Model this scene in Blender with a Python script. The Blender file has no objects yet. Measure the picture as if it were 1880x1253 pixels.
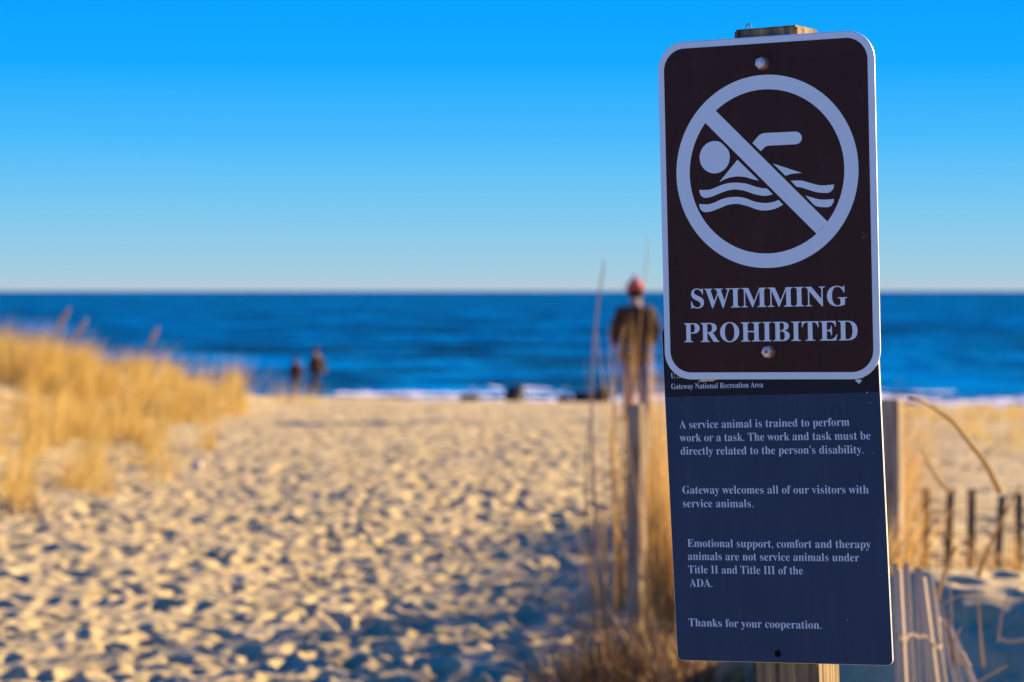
import bpy, bmesh, math, random
import numpy as np
from mathutils import Vector, Matrix

R = math.radians
random.seed(7)
rng = np.random.default_rng(11)
scene = bpy.context.scene
col = scene.collection

# ------------------------------------------------------------------ camera
LENS, SENSOR, PW, PH = 85.0, 36.0, 1880.0, 1253.0
FPX = LENS / SENSOR * PW
EYE = 1.6
PITCH = math.atan((PH / 2 - 534.5) / FPX)
cam_d = bpy.data.cameras.new('camera')
cam_d.lens = LENS; cam_d.sensor_width = SENSOR; cam_d.sensor_fit = 'HORIZONTAL'
cam_d.clip_start = 0.1; cam_d.clip_end = 40000
cam_d.dof.use_dof = True; cam_d.dof.focus_distance = 3.24; cam_d.dof.aperture_fstop = 6.0
cam = bpy.data.objects.new('camera', cam_d); col.objects.link(cam)
cam.location = (0, 0, EYE); cam.rotation_euler = (math.pi / 2 - PITCH, 0, 0)
scene.camera = cam

# ------------------------------------------------------------------ light and sky
SUN_AZ, SUN_EL = R(56), R(18)          # azimuth measured from +Y towards +X
sun_dir = Vector((math.sin(SUN_AZ) * math.cos(SUN_EL), math.cos(SUN_AZ) * math.cos(SUN_EL), math.sin(SUN_EL)))
sd = bpy.data.lights.new('sun', 'SUN'); sd.energy = 5.0; sd.angle = R(0.5); sd.color = (1.0, 0.70, 0.35)
sun = bpy.data.objects.new('sun', sd); col.objects.link(sun)
sun.rotation_euler = (-sun_dir).to_track_quat('-Z', 'Y').to_euler(); sun.location = (30, 20, 20)

world = bpy.data.worlds.new('World'); scene.world = world; world.use_nodes = True
nt = world.node_tree; N = nt.nodes; Lk = nt.links
bg = N['Background']; bg.inputs['Strength'].default_value = 0.1
sky = N.new('ShaderNodeTexSky'); sky.sky_type = 'NISHITA'; sky.sun_disc = False
sky.sun_elevation = SUN_EL; sky.sun_rotation = SUN_AZ
sky.air_density = 1.0; sky.dust_density = 0.3; sky.ozone_density = 3.0
hs = N.new('ShaderNodeHueSaturation'); hs.inputs['Saturation'].default_value = 1.35; hs.inputs['Value'].default_value = 0.95
tint = N.new('ShaderNodeMix'); tint.data_type = 'RGBA'; tint.blend_type = 'MULTIPLY'; tint.inputs[0].default_value = 1
tint.inputs[7].default_value = (0.27, 0.46, 1.0, 1)
Lk.new(sky.outputs[0], tint.inputs[6]); Lk.new(tint.outputs[2], hs.inputs['Color'])
tc = N.new('ShaderNodeTexCoord'); sx = N.new('ShaderNodeSeparateXYZ'); Lk.new(tc.outputs['Generated'], sx.inputs[0])
ramp = N.new('ShaderNodeValToRGB')     # the clear winter sky close above the sea horizon
mr = N.new('ShaderNodeMapRange'); mr.inputs[1].default_value = 0; mr.inputs[2].default_value = 0.15
Lk.new(sx.outputs['Z'], mr.inputs[0]); Lk.new(mr.outputs[0], ramp.inputs[0])
els = ramp.color_ramp.elements
stops = [(0.0, (0.46, 0.58, 0.66)), (0.05, (0.37, 0.60, 0.74)), (0.22, (0.20, 0.58, 0.86)), (0.42, (0.065, 0.49, 0.97)),
         (0.62, (0.008, 0.40, 1.0)), (0.85, (0.001, 0.35, 1.0))]
while len(els) < len(stops): els.new(0.5)
for e, (p, c) in zip(els, stops): e.position = p; e.color = (*c, 1)
sc_ = N.new('ShaderNodeMix'); sc_.data_type = 'RGBA'; sc_.blend_type = 'MULTIPLY'; sc_.inputs[0].default_value = 1
SKY_GAIN = 3.0
sc_.inputs[7].default_value = (SKY_GAIN, SKY_GAIN, SKY_GAIN, 1); Lk.new(ramp.outputs[0], sc_.inputs[6])
mx = N.new('ShaderNodeMix'); mx.data_type = 'RGBA'
mf = N.new('ShaderNodeMapRange'); mf.interpolation_type = 'SMOOTHSTEP'
mf.inputs[1].default_value = 0.14; mf.inputs[2].default_value = 0.40
Lk.new(sx.outputs['Z'], mf.inputs[0]); Lk.new(mf.outputs[0], mx.inputs[0])
Lk.new(sc_.outputs[2], mx.inputs[6]); Lk.new(hs.outputs[0], mx.inputs[7]); Lk.new(mx.outputs[2], bg.inputs['Color'])

scene.view_settings.view_transform = 'Standard'; scene.view_settings.look = 'None'
scene.view_settings.gamma = 1.0; scene.view_settings.exposure = 1.75
scene.cycles.use_denoising = True
scene.cycles.max_bounces = 6

# ------------------------------------------------------------------ helpers
def smooth(a, b, x):
    t = np.clip((np.asarray(x, float) - a) / (b - a), 0, 1); return t * t * (3 - 2 * t)

def vnoise(x, y, seed=0):
    """smooth value noise on a unit lattice, -1..1"""
    xi = np.floor(x).astype(np.int64); yi = np.floor(y).astype(np.int64)
    fx = x - xi; fy = y - yi
    fx = fx * fx * (3 - 2 * fx); fy = fy * fy * (3 - 2 * fy)
    def h(a, b):
        n = (a * 374761393 + b * 668265263 + seed * 974634777) & 0xffffffff
        n = ((n ^ (n >> 13)) * 1274126177) & 0xffffffff
        return ((n ^ (n >> 16)) & 0xffff) / 32767.5 - 1
    return (h(xi, yi) * (1 - fx) + h(xi + 1, yi) * fx) * (1 - fy) + (h(xi, yi + 1) * (1 - fx) + h(xi + 1, yi + 1) * fx) * fy

def at(px, py, Y):
    """world point that stands at depth Y (metres along +Y) in photo pixel (px, py)"""
    cp, sp = math.cos(PITCH), math.sin(PITCH)
    a = (px - PW / 2) / FPX; b = -(py - PH / 2) / FPX
    d = Vector((a, cp + b * sp, -sp + b * cp))
    return Vector((0, 0, EYE)) + d * (Y / d.y)

def mesh_np(name, V, F, mat, parent=None, smooth_=True):
    me = bpy.data.meshes.new(name)
    V = np.asarray(V, np.float32); F = np.asarray(F, np.int32)
    k = F.shape[1]
    me.vertices.add(len(V)); me.vertices.foreach_set('co', V.ravel())
    me.loops.add(F.size); me.loops.foreach_set('vertex_index', F.ravel())
    me.polygons.add(len(F)); me.polygons.foreach_set('loop_start', np.arange(0, F.size, k, dtype=np.int32))
    me.polygons.foreach_set('use_smooth', np.full(len(F), smooth_, dtype=bool))
    me.update(calc_edges=True); me.validate()
    me.materials.append(mat)
    return link(name, me, parent)

def link(name, me, parent=None):
    o = bpy.data.objects.new(name, me); col.objects.link(o)
    if parent: o.parent = parent
    return o

def obj_bm(name, bm, mat, parent=None, smooth_=False):
    me = bpy.data.meshes.new(name)
    bmesh.ops.recalc_face_normals(bm, faces=bm.faces)
    bm.to_mesh(me); bm.free(); me.materials.append(mat)
    if smooth_:
        for p in me.polygons: p.use_smooth = True
    return link(name, me, parent)

def tag(o, label=None, cat=None, group=None, kind=None):
    if label: o['label'] = label
    if cat: o['category'] = cat
    if group: o['group'] = group
    if kind: o['kind'] = kind
    return o

def empty(name, loc, label, cat, group=None):
    o = bpy.data.objects.new(name, None); col.objects.link(o); o.location = loc
    o.empty_display_size = 0.1
    return tag(o, label, cat, group)

def add_box(bm, sx, sy, sz, loc=(0, 0, 0), rot=None, bevel=0):
    r = bmesh.ops.create_cube(bm, size=1)
    vs = r['verts']
    M = Matrix.Translation(loc) @ (rot.to_4x4() if rot else Matrix.Identity(4)) @ Matrix.Diagonal((sx, sy, sz, 1))
    bmesh.ops.transform(bm, matrix=M, verts=vs)
    if bevel:
        es = list({e for v in vs for e in v.link_edges})
        bmesh.ops.bevel(bm, geom=es, offset=bevel, segments=2, affect='EDGES')

def tube_arrays(pts, radii, n=6, flat=1.0):
    P = [Vector(p) for p in pts]; V = []; F = []
    for i, p in enumerate(P):
        t = (P[min(i + 1, len(P) - 1)] - P[max(i - 1, 0)]).normalized()
        a = t.cross(Vector((0, 1, 0)));
        if a.length < 1e-3: a = t.cross(Vector((1, 0, 0)))
        a.normalize(); b = t.cross(a)
        for k in range(n):
            q = 2 * math.pi * k / n
            V.append(p + (a * math.cos(q) + b * math.sin(q) * flat) * radii[i])
    for i in range(len(P) - 1):
        for k in range(n):
            F.append((i * n + k, i * n + (k + 1) % n, (i + 1) * n + (k + 1) % n, (i + 1) * n + k))
    return [tuple(v) for v in V], F

def add_tube(bm, pts, radii, n=8, flat=1.0):
    V, F = tube_arrays(pts, radii, n, flat)
    vs = [bm.verts.new(v) for v in V]
    for f in F: bm.faces.new([vs[i] for i in f])
    bm.faces.new(vs[:n][::-1]); bm.faces.new(vs[-n:])

def spline(pts, n):
    """Catmull-Rom through pts"""
    P = [np.array(p, float) for p in pts]; P = [2 * P[0] - P[1]] + P + [2 * P[-1] - P[-2]]
    out = []; m = len(P) - 3
    for i in range(n + 1):
        t = i / n * m; k = min(int(t), m - 1); t -= k
        a, b, c, d = P[k:k + 4]
        out.append(0.5 * (2 * b + (c - a) * t + (2 * a - 5 * b + 4 * c - d) * t * t + (3 * b - a - 3 * c + d) * t ** 3))
    return out

# ------------------------------------------------------------------ materials
def mat(name, base, rough=0.6, metal=0.0, spec=0.5):
    m = bpy.data.materials.new(name); m.use_nodes = True
    b = m.node_tree.nodes['Principled BSDF']
    b.inputs['Base Color'].default_value = (*base, 1); b.inputs['Roughness'].default_value = rough
    b.inputs['Metallic'].default_value = metal; b.inputs['Specular IOR Level'].default_value = spec
    return m

def noise_mat(name, cols, scale=(1, 1, 1), nscale=5.0, rough=0.7, spec=0.3, bump=0.0, detail=4, metal=0.0, coord='Object', ramp_pos=None, bdist=0.01):
    m = mat(name, cols[0], rough, metal, spec); nt = m.node_tree; N = nt.nodes; L = nt.links
    b = N['Principled BSDF']
    tc = N.new('ShaderNodeTexCoord'); mp = N.new('ShaderNodeMapping'); mp.inputs['Scale'].default_value = scale
    L.new(tc.outputs[coord], mp.inputs[0])
    nz = N.new('ShaderNodeTexNoise'); nz.inputs['Scale'].default_value = nscale; nz.inputs['Detail'].default_value = detail
    L.new(mp.outputs[0], nz.inputs['Vector'])
    rp = N.new('ShaderNodeValToRGB'); e = rp.color_ramp.elements
    while len(e) < len(cols): e.new(0.5)
    for i, c in enumerate(cols):
        e[i].position = ramp_pos[i] if ramp_pos else 0.3 + 0.4 * i / (len(cols) - 1); e[i].color = (*c, 1)
    L.new(nz.outputs['Fac'], rp.inputs[0]); L.new(rp.outputs[0], b.inputs['Base Color'])
    if bump:
        bp = N.new('ShaderNodeBump'); bp.inputs['Strength'].default_value = bump; bp.inputs['Distance'].default_value = bdist
        L.new(nz.outputs['Fac'], bp.inputs['Height']); L.new(bp.outputs[0], b.inputs['Normal'])
    return m

M = {}
M['sand'] = noise_mat('sand', [(0.325, 0.268, 0.132), (0.40, 0.335, 0.172), (0.45, 0.385, 0.21)], nscale=3.0, rough=0.9, spec=0.15, detail=10, bump=0.25, bdist=0.02)
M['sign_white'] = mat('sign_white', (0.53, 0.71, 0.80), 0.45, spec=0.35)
M['sign_brown'] = noise_mat('sign_brown', [(0.027, 0.010, 0.0095), (0.033, 0.0125, 0.0115)], nscale=9, rough=0.42, spec=0.17)
M['notice_navy'] = noise_mat('notice_navy', [(0.013, 0.039, 0.080), (0.017, 0.047, 0.094)], scale=(1, 1, 0.35), nscale=14, rough=0.38, spec=0.18)
def weather(m, scale, amt):
    nt = m.node_tree; N = nt.nodes; L = nt.links; b = N['Principled BSDF']
    tc = N.new('ShaderNodeTexCoord'); mp = N.new('ShaderNodeMapping'); mp.inputs['Scale'].default_value = scale; L.new(tc.outputs['Object'], mp.inputs[0])
    nz = N.new('ShaderNodeTexNoise'); nz.inputs['Scale'].default_value = 1; nz.inputs['Detail'].default_value = 8; nz.inputs['Roughness'].default_value = 0.7; L.new(mp.outputs[0], nz.inputs['Vector'])
    rp = N.new('ShaderNodeMapRange'); rp.inputs[1].default_value = 0.5; rp.inputs[2].default_value = 0.85; rp.inputs[3].default_value = 0; rp.inputs[4].default_value = amt; L.new(nz.outputs['Fac'], rp.inputs[0])
    mx = N.new('ShaderNodeMix'); mx.data_type = 'RGBA'; mx.inputs[7].default_value = (0.45, 0.42, 0.40, 1); L.new(rp.outputs[0], mx.inputs[0])
    src = b.inputs['Base Color'].links[0].from_socket if b.inputs['Base Color'].links else None
    if src: L.new(src, mx.inputs[6])
    else: mx.inputs[6].default_value = b.inputs['Base Color'].default_value
    L.new(mx.outputs[2], b.inputs['Base Color'])
    r2 = N.new('ShaderNodeMapRange'); r2.inputs[3].default_value = 0.30; r2.inputs[4].default_value = 0.60; L.new(nz.outputs['Fac'], r2.inputs[0]); L.new(r2.outputs[0], b.inputs['Roughness'])
weather(M['sign_brown'], (22, 22, 12), 0.035); weather(M['notice_navy'], (45, 45, 7), 0.045)
M['notice_band'] = mat('notice_band', (0.005, 0.010, 0.024), 0.35, spec=0.16)
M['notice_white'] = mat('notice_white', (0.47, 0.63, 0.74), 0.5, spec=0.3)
M['aluminium'] = noise_mat('aluminium', [(0.62, 0.60, 0.58), (0.74, 0.73, 0.71)], nscale=60, rough=0.4, metal=0.6)
M['bolt'] = noise_mat('bolt', [(0.30, 0.31, 0.34), (0.60, 0.62, 0.66)], nscale=120, rough=0.4, metal=0.7, bump=0.2, bdist=0.001)
M['rust'] = noise_mat('rust', [(0.16, 0.055, 0.022), (0.34, 0.13, 0.05)], nscale=180, rough=0.85, bump=0.4, bdist=0.001)
M['dark_hole'] = mat('dark_hole', (0.004, 0.004, 0.004), 0.9, spec=0.05)
M['tape'] = noise_mat('tape', [(0.40, 0.34, 0.31), (0.62, 0.56, 0.52)], nscale=160, rough=0.8)
M['wire'] = noise_mat('wire', [(0.09, 0.06, 0.045), (0.22, 0.17, 0.14)], nscale=60, rough=0.6, metal=0.5)
M['wood_post'] = noise_mat('wood_post', [(0.035, 0.024, 0.015), (0.13, 0.095, 0.058), (0.21, 0.165, 0.085), (0.36, 0.31, 0.11)], scale=(1, 1, 0.045), nscale=95, rough=0.85, spec=0.15, bump=0.7, bdist=0.004, detail=6, ramp_pos=[0.30, 0.42, 0.55, 0.72])
M['wood_grey'] = noise_mat('wood_grey', [(0.09, 0.07, 0.045), (0.30, 0.24, 0.16), (0.46, 0.38, 0.26)], scale=(1, 1, 0.06), nscale=55, rough=0.9, spec=0.1, bump=0.5, bdist=0.004)
M['wood_dark'] = noise_mat('wood_dark', [(0.05, 0.040, 0.032), (0.13, 0.10, 0.075)], scale=(1, 1, 0.1), nscale=40, rough=0.9, spec=0.1)
M['rock'] = noise_mat('rock', [(0.012, 0.014, 0.018), (0.035, 0.036, 0.04)], nscale=3, rough=0.6, bump=0.5, bdist=0.05)
M['stone_pale'] = noise_mat('stone_pale', [(0.50, 0.44, 0.40), (0.62, 0.56, 0.50)], nscale=20, rough=0.8)  # sunlight on a lump of sand, put into its base colour
M['foam'] = noise_mat('foam', [(0.62, 0.66, 0.72), (0.82, 0.84, 0.86)], nscale=1.5, rough=0.9, spec=0.1)

def grass_mat(name, cols, nscale=6.0, trans=0.45):
    m = bpy.data.materials.new(name); m.use_nodes = True; nt = m.node_tree; N = nt.nodes; L = nt.links
    b = N['Principled BSDF']; b.inputs['Roughness'].default_value = 0.6; b.inputs['Specular IOR Level'].default_value = 0.2
    g = N.new('ShaderNodeNewGeometry'); rp = N.new('ShaderNodeValToRGB'); e = rp.color_ramp.elements
    while len(e) < len(cols): e.new(0.5)
    for i, c in enumerate(cols): e[i].position = i / (len(cols) - 1); e[i].color = (*c, 1)
    L.new(g.outputs['Random Per Island'], rp.inputs[0])
    t = N.new('ShaderNodeBsdfTranslucent'); mixs = N.new('ShaderNodeMixShader'); mixs.inputs[0].default_value = trans
    L.new(rp.outputs[0], b.inputs['Base Color']); L.new(rp.outputs[0], t.inputs['Color'])
    L.new(b.outputs[0], mixs.inputs[1]); L.new(t.outputs[0], mixs.inputs[2])
    L.new(mixs.outputs[0], N['Material Output'].inputs['Surface'])
    return m
M['dune_grass'] = grass_mat('dune_grass', [(0.28, 0.19, 0.04), (0.66, 0.47, 0.13), (0.48, 0.34, 0.07), (0.78, 0.62, 0.28)], trans=0.35)
M['tall_grass'] = grass_mat('tall_grass', [(0.30, 0.18, 0.05), (0.55, 0.36, 0.12), (0.42, 0.26, 0.07), (0.62, 0.45, 0.20)])
M['dry_brush'] = grass_mat('dry_brush', [(0.035, 0.020, 0.010), (0.26, 0.15, 0.055), (0.09, 0.048, 0.018), (0.16, 0.085, 0.03), (0.62, 0.46, 0.24)], trans=0.2)
M['stalk'] = grass_mat('stalk', [(0.50, 0.36, 0.14), (0.62, 0.47, 0.22)], trans=0.5)
M['stalk_pale'] = grass_mat('stalk_pale', [(0.40, 0.33, 0.24), (0.52, 0.44, 0.34)], trans=0.35)
M['twig'] = noise_mat('twig', [(0.07, 0.05, 0.04), (0.20, 0.15, 0.11)], nscale=25, rough=0.8)

def water_mat():
    m = mat('sea_water', (0.0, 0.05, 0.18), 0.32, spec=0.0); nt = m.node_tree; N = nt.nodes; L = nt.links
    b = N['Principled BSDF']
    g = N.new('ShaderNodeNewGeometry')
    mp = N.new('ShaderNodeMapping'); mp.inputs['Scale'].default_value = (0.085, 0.085, 1); L.new(g.outputs['Position'], mp.inputs[0])
    nz = N.new('ShaderNodeTexNoise'); nz.inputs['Scale'].default_value = 1.0; nz.inputs['Detail'].default_value = 4; L.new(mp.outputs[0], nz.inputs['Vector'])
    rp = N.new('ShaderNodeValToRGB'); e = rp.color_ramp.elements
    e[0].position = 0.41; e[0].color = (0.003, 0.065, 0.155, 1); e[1].position = 0.68; e[1].color = (0.0, 0.235, 0.60, 1)
    L.new(nz.outputs['Fac'], rp.inputs[0])
    # shallows over the bar are paler than the deep water outside
    sp = N.new('ShaderNodeSeparateXYZ'); L.new(g.outputs['Position'], sp.inputs[0])
    dm = N.new('ShaderNodeMapRange'); dm.interpolation_type = 'SMOOTHSTEP'; dm.inputs[1].default_value = 108; dm.inputs[2].default_value = 260
    dm.inputs[3].default_value = 0; dm.inputs[4].default_value = 1; L.new(sp.outputs['Y'], dm.inputs[0])
    mxx = N.new('ShaderNodeMix'); mxx.data_type = 'RGBA'; mxx.blend_type = 'MULTIPLY'; mxx.inputs[7].default_value = (0.75, 0.80, 0.88, 1)
    L.new(dm.outputs[0], mxx.inputs[0]); L.new(rp.outputs[0], mxx.inputs[6]); L.new(mxx.outputs[2], b.inputs['Base Color'])
    mp2 = N.new('ShaderNodeMapping'); mp2.inputs['Scale'].default_value = (0.35, 0.9, 1); L.new(g.outputs['Position'], mp2.inputs[0])
    n2 = N.new('ShaderNodeTexNoise'); n2.inputs['Scale'].default_value = 1.2; n2.inputs['Detail'].default_value = 6; L.new(mp2.outputs[0], n2.inputs['Vector'])
    bp = N.new('ShaderNodeBump'); bp.inputs['Strength'].default_value = 1.0; bp.inputs['Distance'].default_value = 0.6
    L.new(n2.outputs['Fac'], bp.inputs['Height']); L.new(bp.outputs[0], b.inputs['Normal'])
    return m
M['sea'] = water_mat()

# ------------------------------------------------------------------ terrain
SEA_Z = -2.6
PROF_S = np.array([-500, 0, 30, 36, 40, 50, 65, 86, 91.5, 125, 200, 400]); PROF_Z = np.array([0, 0, -0.06, -0.14, -0.37, -1.05, -1.7, -2.33, -2.6, -4.6, -7, -9.0])
def ground_base(x, y):
    x = np.asarray(x, float); y = np.asarray(y, float)
    xc = np.clip(x, -60, 60)
    s = y + 0.22 * xc * smooth(42, 85, y)
    z = np.interp(s, PROF_S, PROF_Z)
    z = z + 0.12 * smooth(2.0, 6.5, -x) * smooth(58, 75, y) * (1 - smooth(92, 99, y))
    near = 1 - 0.85 * smooth(16, 30, y)
    z = z + np.where(x < 0, np.minimum(-x, 4) * 0.034, -np.minimum(x, 9) * 0.016) * smooth(20, 36, y) * (1 - smooth(40, 60, y))
    z = z + 0.05 * vnoise(x * 0.35, y * 0.35, 3) * near + 0.025 * vnoise(x * 0.9, y * 0.9, 4) * near
    # grassy dune on the left
    dune = smooth(3.2, 7.2, -x + 0.5 * vnoise(y * 0.3, y * 0 + 2, 9)) * smooth(14, 24, y) * (1 - smooth(36, 44, y))
    z = z + dune * (0.56 + 0.12 * vnoise(x * 0.5, y * 0.5, 21))
    # wind-blown mound on the right, behind the fallen fence
    lee = smooth(7.15, 8.45, y - 0.15 * np.sin(x * 2.1)) * (1 - smooth(8.5, 13.0, y))
    z = z + 0.60 * lee * smooth(1.05, 1.55, x) * (1 - 0.4 * smooth(4, 8, x))
    # low foredune at the far right
    z = z + 0.04 * smooth(3.2, 6.0, x) * smooth(18, 26, y) * (1 - smooth(34, 42, y)) * (0.6 + 0.6 * vnoise(x * 0.7, y * 0.35, 33))
    return z

ys = [-120, -60, -30, -15, -8, -3, 0, 2, 3.5, 4.5]
y = 5.2
while y < 42: ys.append(y); y += max(0.0028 * y, 0.02)
while y < 130: ys.append(y); y += 0.6
ys += [150, 200, 300, 400]
ys = np.array(ys)
u_in = np.linspace(-1, 1, 431)
half = np.where(ys > 4, np.maximum(0.235 * ys + 1.3, 2.5), 2.5)
outer = np.array([1.15, 1.4, 1.8, 2.5, 4, 7, 14, 40, 150, 600])
X = np.concatenate([-(half[:, None] * outer[None, ::-1]), half[:, None] * u_in[None], half[:, None] * outer[None]], 1)
Y = np.repeat(ys[:, None], X.shape[1], 1)
Z = ground_base(X, Y)
nr, nc = X.shape; c0 = len(outer); nin = len(u_in)
# trampled footprints: real dents with pushed-up rims
dent = np.zeros_like(Z)
def stamp(cx, cy, ang, a, b, depth, rim):
    rad = a * 2.0
    i0, i1 = np.searchsorted(ys, [cy - rad, cy + rad])
    if i1 <= i0 or cy > 42: return
    h = half[i0:i1].mean()
    j0 = int(((cx - rad) / h + 1) / 2 * (nin - 1)) - 1; j1 = int(((cx + rad) / h + 1) / 2 * (nin - 1)) + 2
    j0 = max(j0, 0); j1 = min(j1, nin)
    if j1 <= j0: return
    sl = (slice(i0, i1), slice(c0 + j0, c0 + j1))
    dx = X[sl] - cx; dy = Y[sl] - cy; ca, sa = math.cos(ang), math.sin(ang)
    p = (dx * ca + dy * sa) / a; q = (-dx * sa + dy * ca) / b
    r = np.sqrt(p * p + q * q)
    dent[sl] += -depth * (1 - smooth(0.45, 1.0, r)) + rim * np.exp(-((r - 1.2) / 0.28) ** 2)
count = 0
for _ in range(30000):
    cy = 6 + 34 * random.random() ** 0.85; cx = random.uniform(-0.235 * cy - 1, 0.235 * cy + 1)
    # the trodden path is the middle; the dune and the far right are smoother
    on_path = 1 - 0.8 * float(smooth(3.4, 5.5, -cx)) - 0.75 * float(smooth(2.3, 3.4, cx)) - 0.85 * float(smooth(0.9, 1.3, cx)) * float(1 - smooth(13, 15, cy))
    if random.random() > on_path: continue
    fade = (1 - 0.55 * float(smooth(18, 36, cy))) * (1 - 0.35 * float(smooth(0.2, 2.5, -cx)))
    ang = random.gauss(math.pi / 2, 0.75); L_ = random.choice((0.05, 0.065, 0.085, 0.12)) * random.uniform(0.8, 1.2)
    stamp(cx, cy, ang, L_, L_ * random.uniform(0.45, 0.75), L_ * random.uniform(0.14, 0.40) * fade, L_ * random.uniform(0.03, 0.09) * fade)
    count += 1
path = (1 + 0.3 * smooth(0.95, 1.3, X) * (1 - smooth(12, 14, Y))) * (1 - 0.8 * smooth(3.4, 5.5, -X)) * (1 - 0.6 * smooth(2.3, 3.4, X)) * (1 - smooth(38, 44, Y))
dent = np.clip(dent, -0.10, 0.05)
dent += path * (0.013 * vnoise(X * 3.1, Y * 3.1, 5) + 0.007 * vnoise(X * 9.3, Y * 9.3, 6) + 0.003 * vnoise(X * 17, Y * 17, 7))
dent += (1 - smooth(38, 44, Y)) * (1 - 0.8 * smooth(0.95, 1.3, X) * (1 - smooth(12, 14, Y))) * 0.012 * vnoise(X * 3, Y * 6, 8)
Z = Z + np.where((Y > 4.5) & (Y < 60), dent, 0)
V = np.stack([X, Y, Z], -1).reshape(-1, 3)
idx = np.arange(nr * nc).reshape(nr, nc)
F = np.stack([idx[:-1, :-1], idx[:-1, 1:], idx[1:, 1:], idx[1:, :-1]], -1).reshape(-1, 4)
tag(mesh_np('beach_sand', V, F, M['sand']), kind='structure')
def gz(x, y): return float(ground_base(np.array([x]), np.array([y]))[0])

# ------------------------------------------------------------------ sea
sy = [80.0]
while sy[-1] < 26000: sy.append(sy[-1] + max(0.35, 0.0045 * (sy[-1] - 60) if sy[-1] < 900 else 0.05 * sy[-1]))
sy = np.array(sy); su = np.concatenate([[-30, -8, -3, -1.6], np.linspace(-1, 1, 261), [1.6, 3, 8, 30]])
SX = (0.3 * sy + 8)[:, None] * su[None]; SY = np.repeat(sy[:, None], len(su), 1)
amp = 1 - smooth(250, 800, SY)
ph = SY * 0.55 + 0.10 * SX + 1.6 * vnoise(SX * 0.035, SY * 0.05, 41)
SZ = SEA_Z + amp * smooth(92, 112, SY) * (0.16 * np.sin(ph) * (0.6 + 0.6 * vnoise(SX * 0.05, SY * 0.03, 42)) + 0.10 * vnoise(SX * 0.25, SY * 0.5, 43) + 0.05 * vnoise(SX * 0.7, SY * 1.1, 44))
V = np.stack([SX, SY, SZ], -1).reshape(-1, 3); n1, n2 = SX.shape
idx = np.arange(n1 * n2).reshape(n1, n2)
F = np.stack([idx[:-1, :-1], idx[:-1, 1:], idx[1:, 1:], idx[1:, :-1]], -1).reshape(-1, 4)
tag(mesh_np('sea_water', V, F, M['sea']), kind='structure')

# breaking surf: lumpy foam lying on the water's edge
def foam_patch(s0, s1, x0, x1, hmax, thr, seed):
    xs = np.arange(x0, x1, 0.12); ss = np.arange(s0, s1, 0.14)
    FX = np.repeat(xs[None], len(ss), 0); S = np.repeat(ss[:, None], len(xs), 1)
    FY = S - 0.22 * FX
    t = (S - s0) / (s1 - s0); prof = np.sin(np.pi * np.clip(t, 0, 1)) ** 0.8
    n = 0.6 * vnoise(FX * 0.35, S * 0.5, seed) + 0.4 * vnoise(FX * 1.3, S * 1.5, seed + 1)
    mask = prof * 0.9 + n - thr
    big = 0.5 + 0.5 * vnoise(FX * 0.3, S * 0 + 1, seed + 5)
    FZ = SEA_Z + 0.05 + hmax * prof * np.clip(big, 0.1, 1) + 0.07 * vnoise(FX * 2.2, S * 2.2, seed + 2) * prof
    FZ = np.maximum(FZ, ground_base(FX, FY) + 0.03)
    ok = mask > 0
    V = np.stack([FX, FY, FZ], -1).reshape(-1, 3); a, b = FX.shape; idx = np.arange(a * b).reshape(a, b)
    q = ok[:-1, :-1] & ok[1:, :-1] & ok[:-1, 1:] & ok[1:, 1:]
    F = np.stack([idx[:-1, :-1], idx[:-1, 1:], idx[1:, 1:], idx[1:, :-1]], -1)[q]
    return V, F
Vs = []; Fs = []; off = 0
for args in [(92.5, 96.5, -7.0, 26, 0.20, 0.50, 51), (89.5, 92.8, -6, 26, 0.03, 0.42, 61), (100, 102.5, -5, 26, 0.12, 1.0, 71)]:
    V, F = foam_patch(*args); Vs.append(V); Fs.append(F + off); off += len(V)
fo = mesh_np('surf_foam', np.concatenate(Vs), np.concatenate(Fs), M['foam'])
tag(fo, 'white foam of small waves breaking along the shoreline', 'sea foam', kind='stuff')

# ------------------------------------------------------------------ rocks at the water's edge
def make_rock(Y, px, py_base, w, h, seed, label, group='dark rocks at the waterline', m=None, cat='rock', name='shore_rock'):
    p = at(px, py_base, Y)
    bm = bmesh.new(); bmesh.ops.create_icosphere(bm, subdivisions=4, radius=1)
    for v in bm.verts:
        c = v.co.copy()
        k = 1 + 0.22 * float(vnoise(np.array([c.x * 1.7 + seed]), np.array([c.y * 1.7 + c.z * 2.3]), seed)[0]) + 0.10 * float(vnoise(np.array([c.x * 4 + seed]), np.array([c.z * 4 + c.y * 3]), seed + 1)[0])
        c = c * k
        c.z = max(min(c.z, 0.72), -0.6); c.x = max(min(c.x, 0.88), -0.9)
        v.co = Vector((c.x * w / 2, c.y * w / 2, (c.z + 0.6) * h / 1.32 * 1.3 - 0.06 * h))
    o = obj_bm(name, bm, m or M['rock'], smooth_=True); o.location = p
    return tag(o, label, cat, group)
make_rock(88.8, 945, 741, 0.82, 0.52, 1, 'largest black rock at the waterline, standing alone amid white foam')
make_rock(88.6, 1036, 741, 0.62, 0.24, 2, 'small low black rock left end of the waterline row beside the standing man')
make_rock(88.6, 1073, 741, 0.95, 0.36, 3, 'long flat black rock in the middle of the waterline row')
make_rock(88.6, 1106, 742, 0.66, 0.50, 4, 'peaked black rock at the waterline nearest the standing man')
make_rock(88.6, 862, 740, 0.75, 0.26, 6, 'low brownish rock at the waterline left of the lone black rock', m=M['wood_dark'])
make_rock(22.2, 362, 862, 0.10, 0.06, 5, 'small pale stone on the trampled sand below the grassy dune', group='pale stones', m=M['stone_pale'], cat='stone', name='pale_stone')  # added lump; its pale colour stands for sunlit sand

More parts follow.
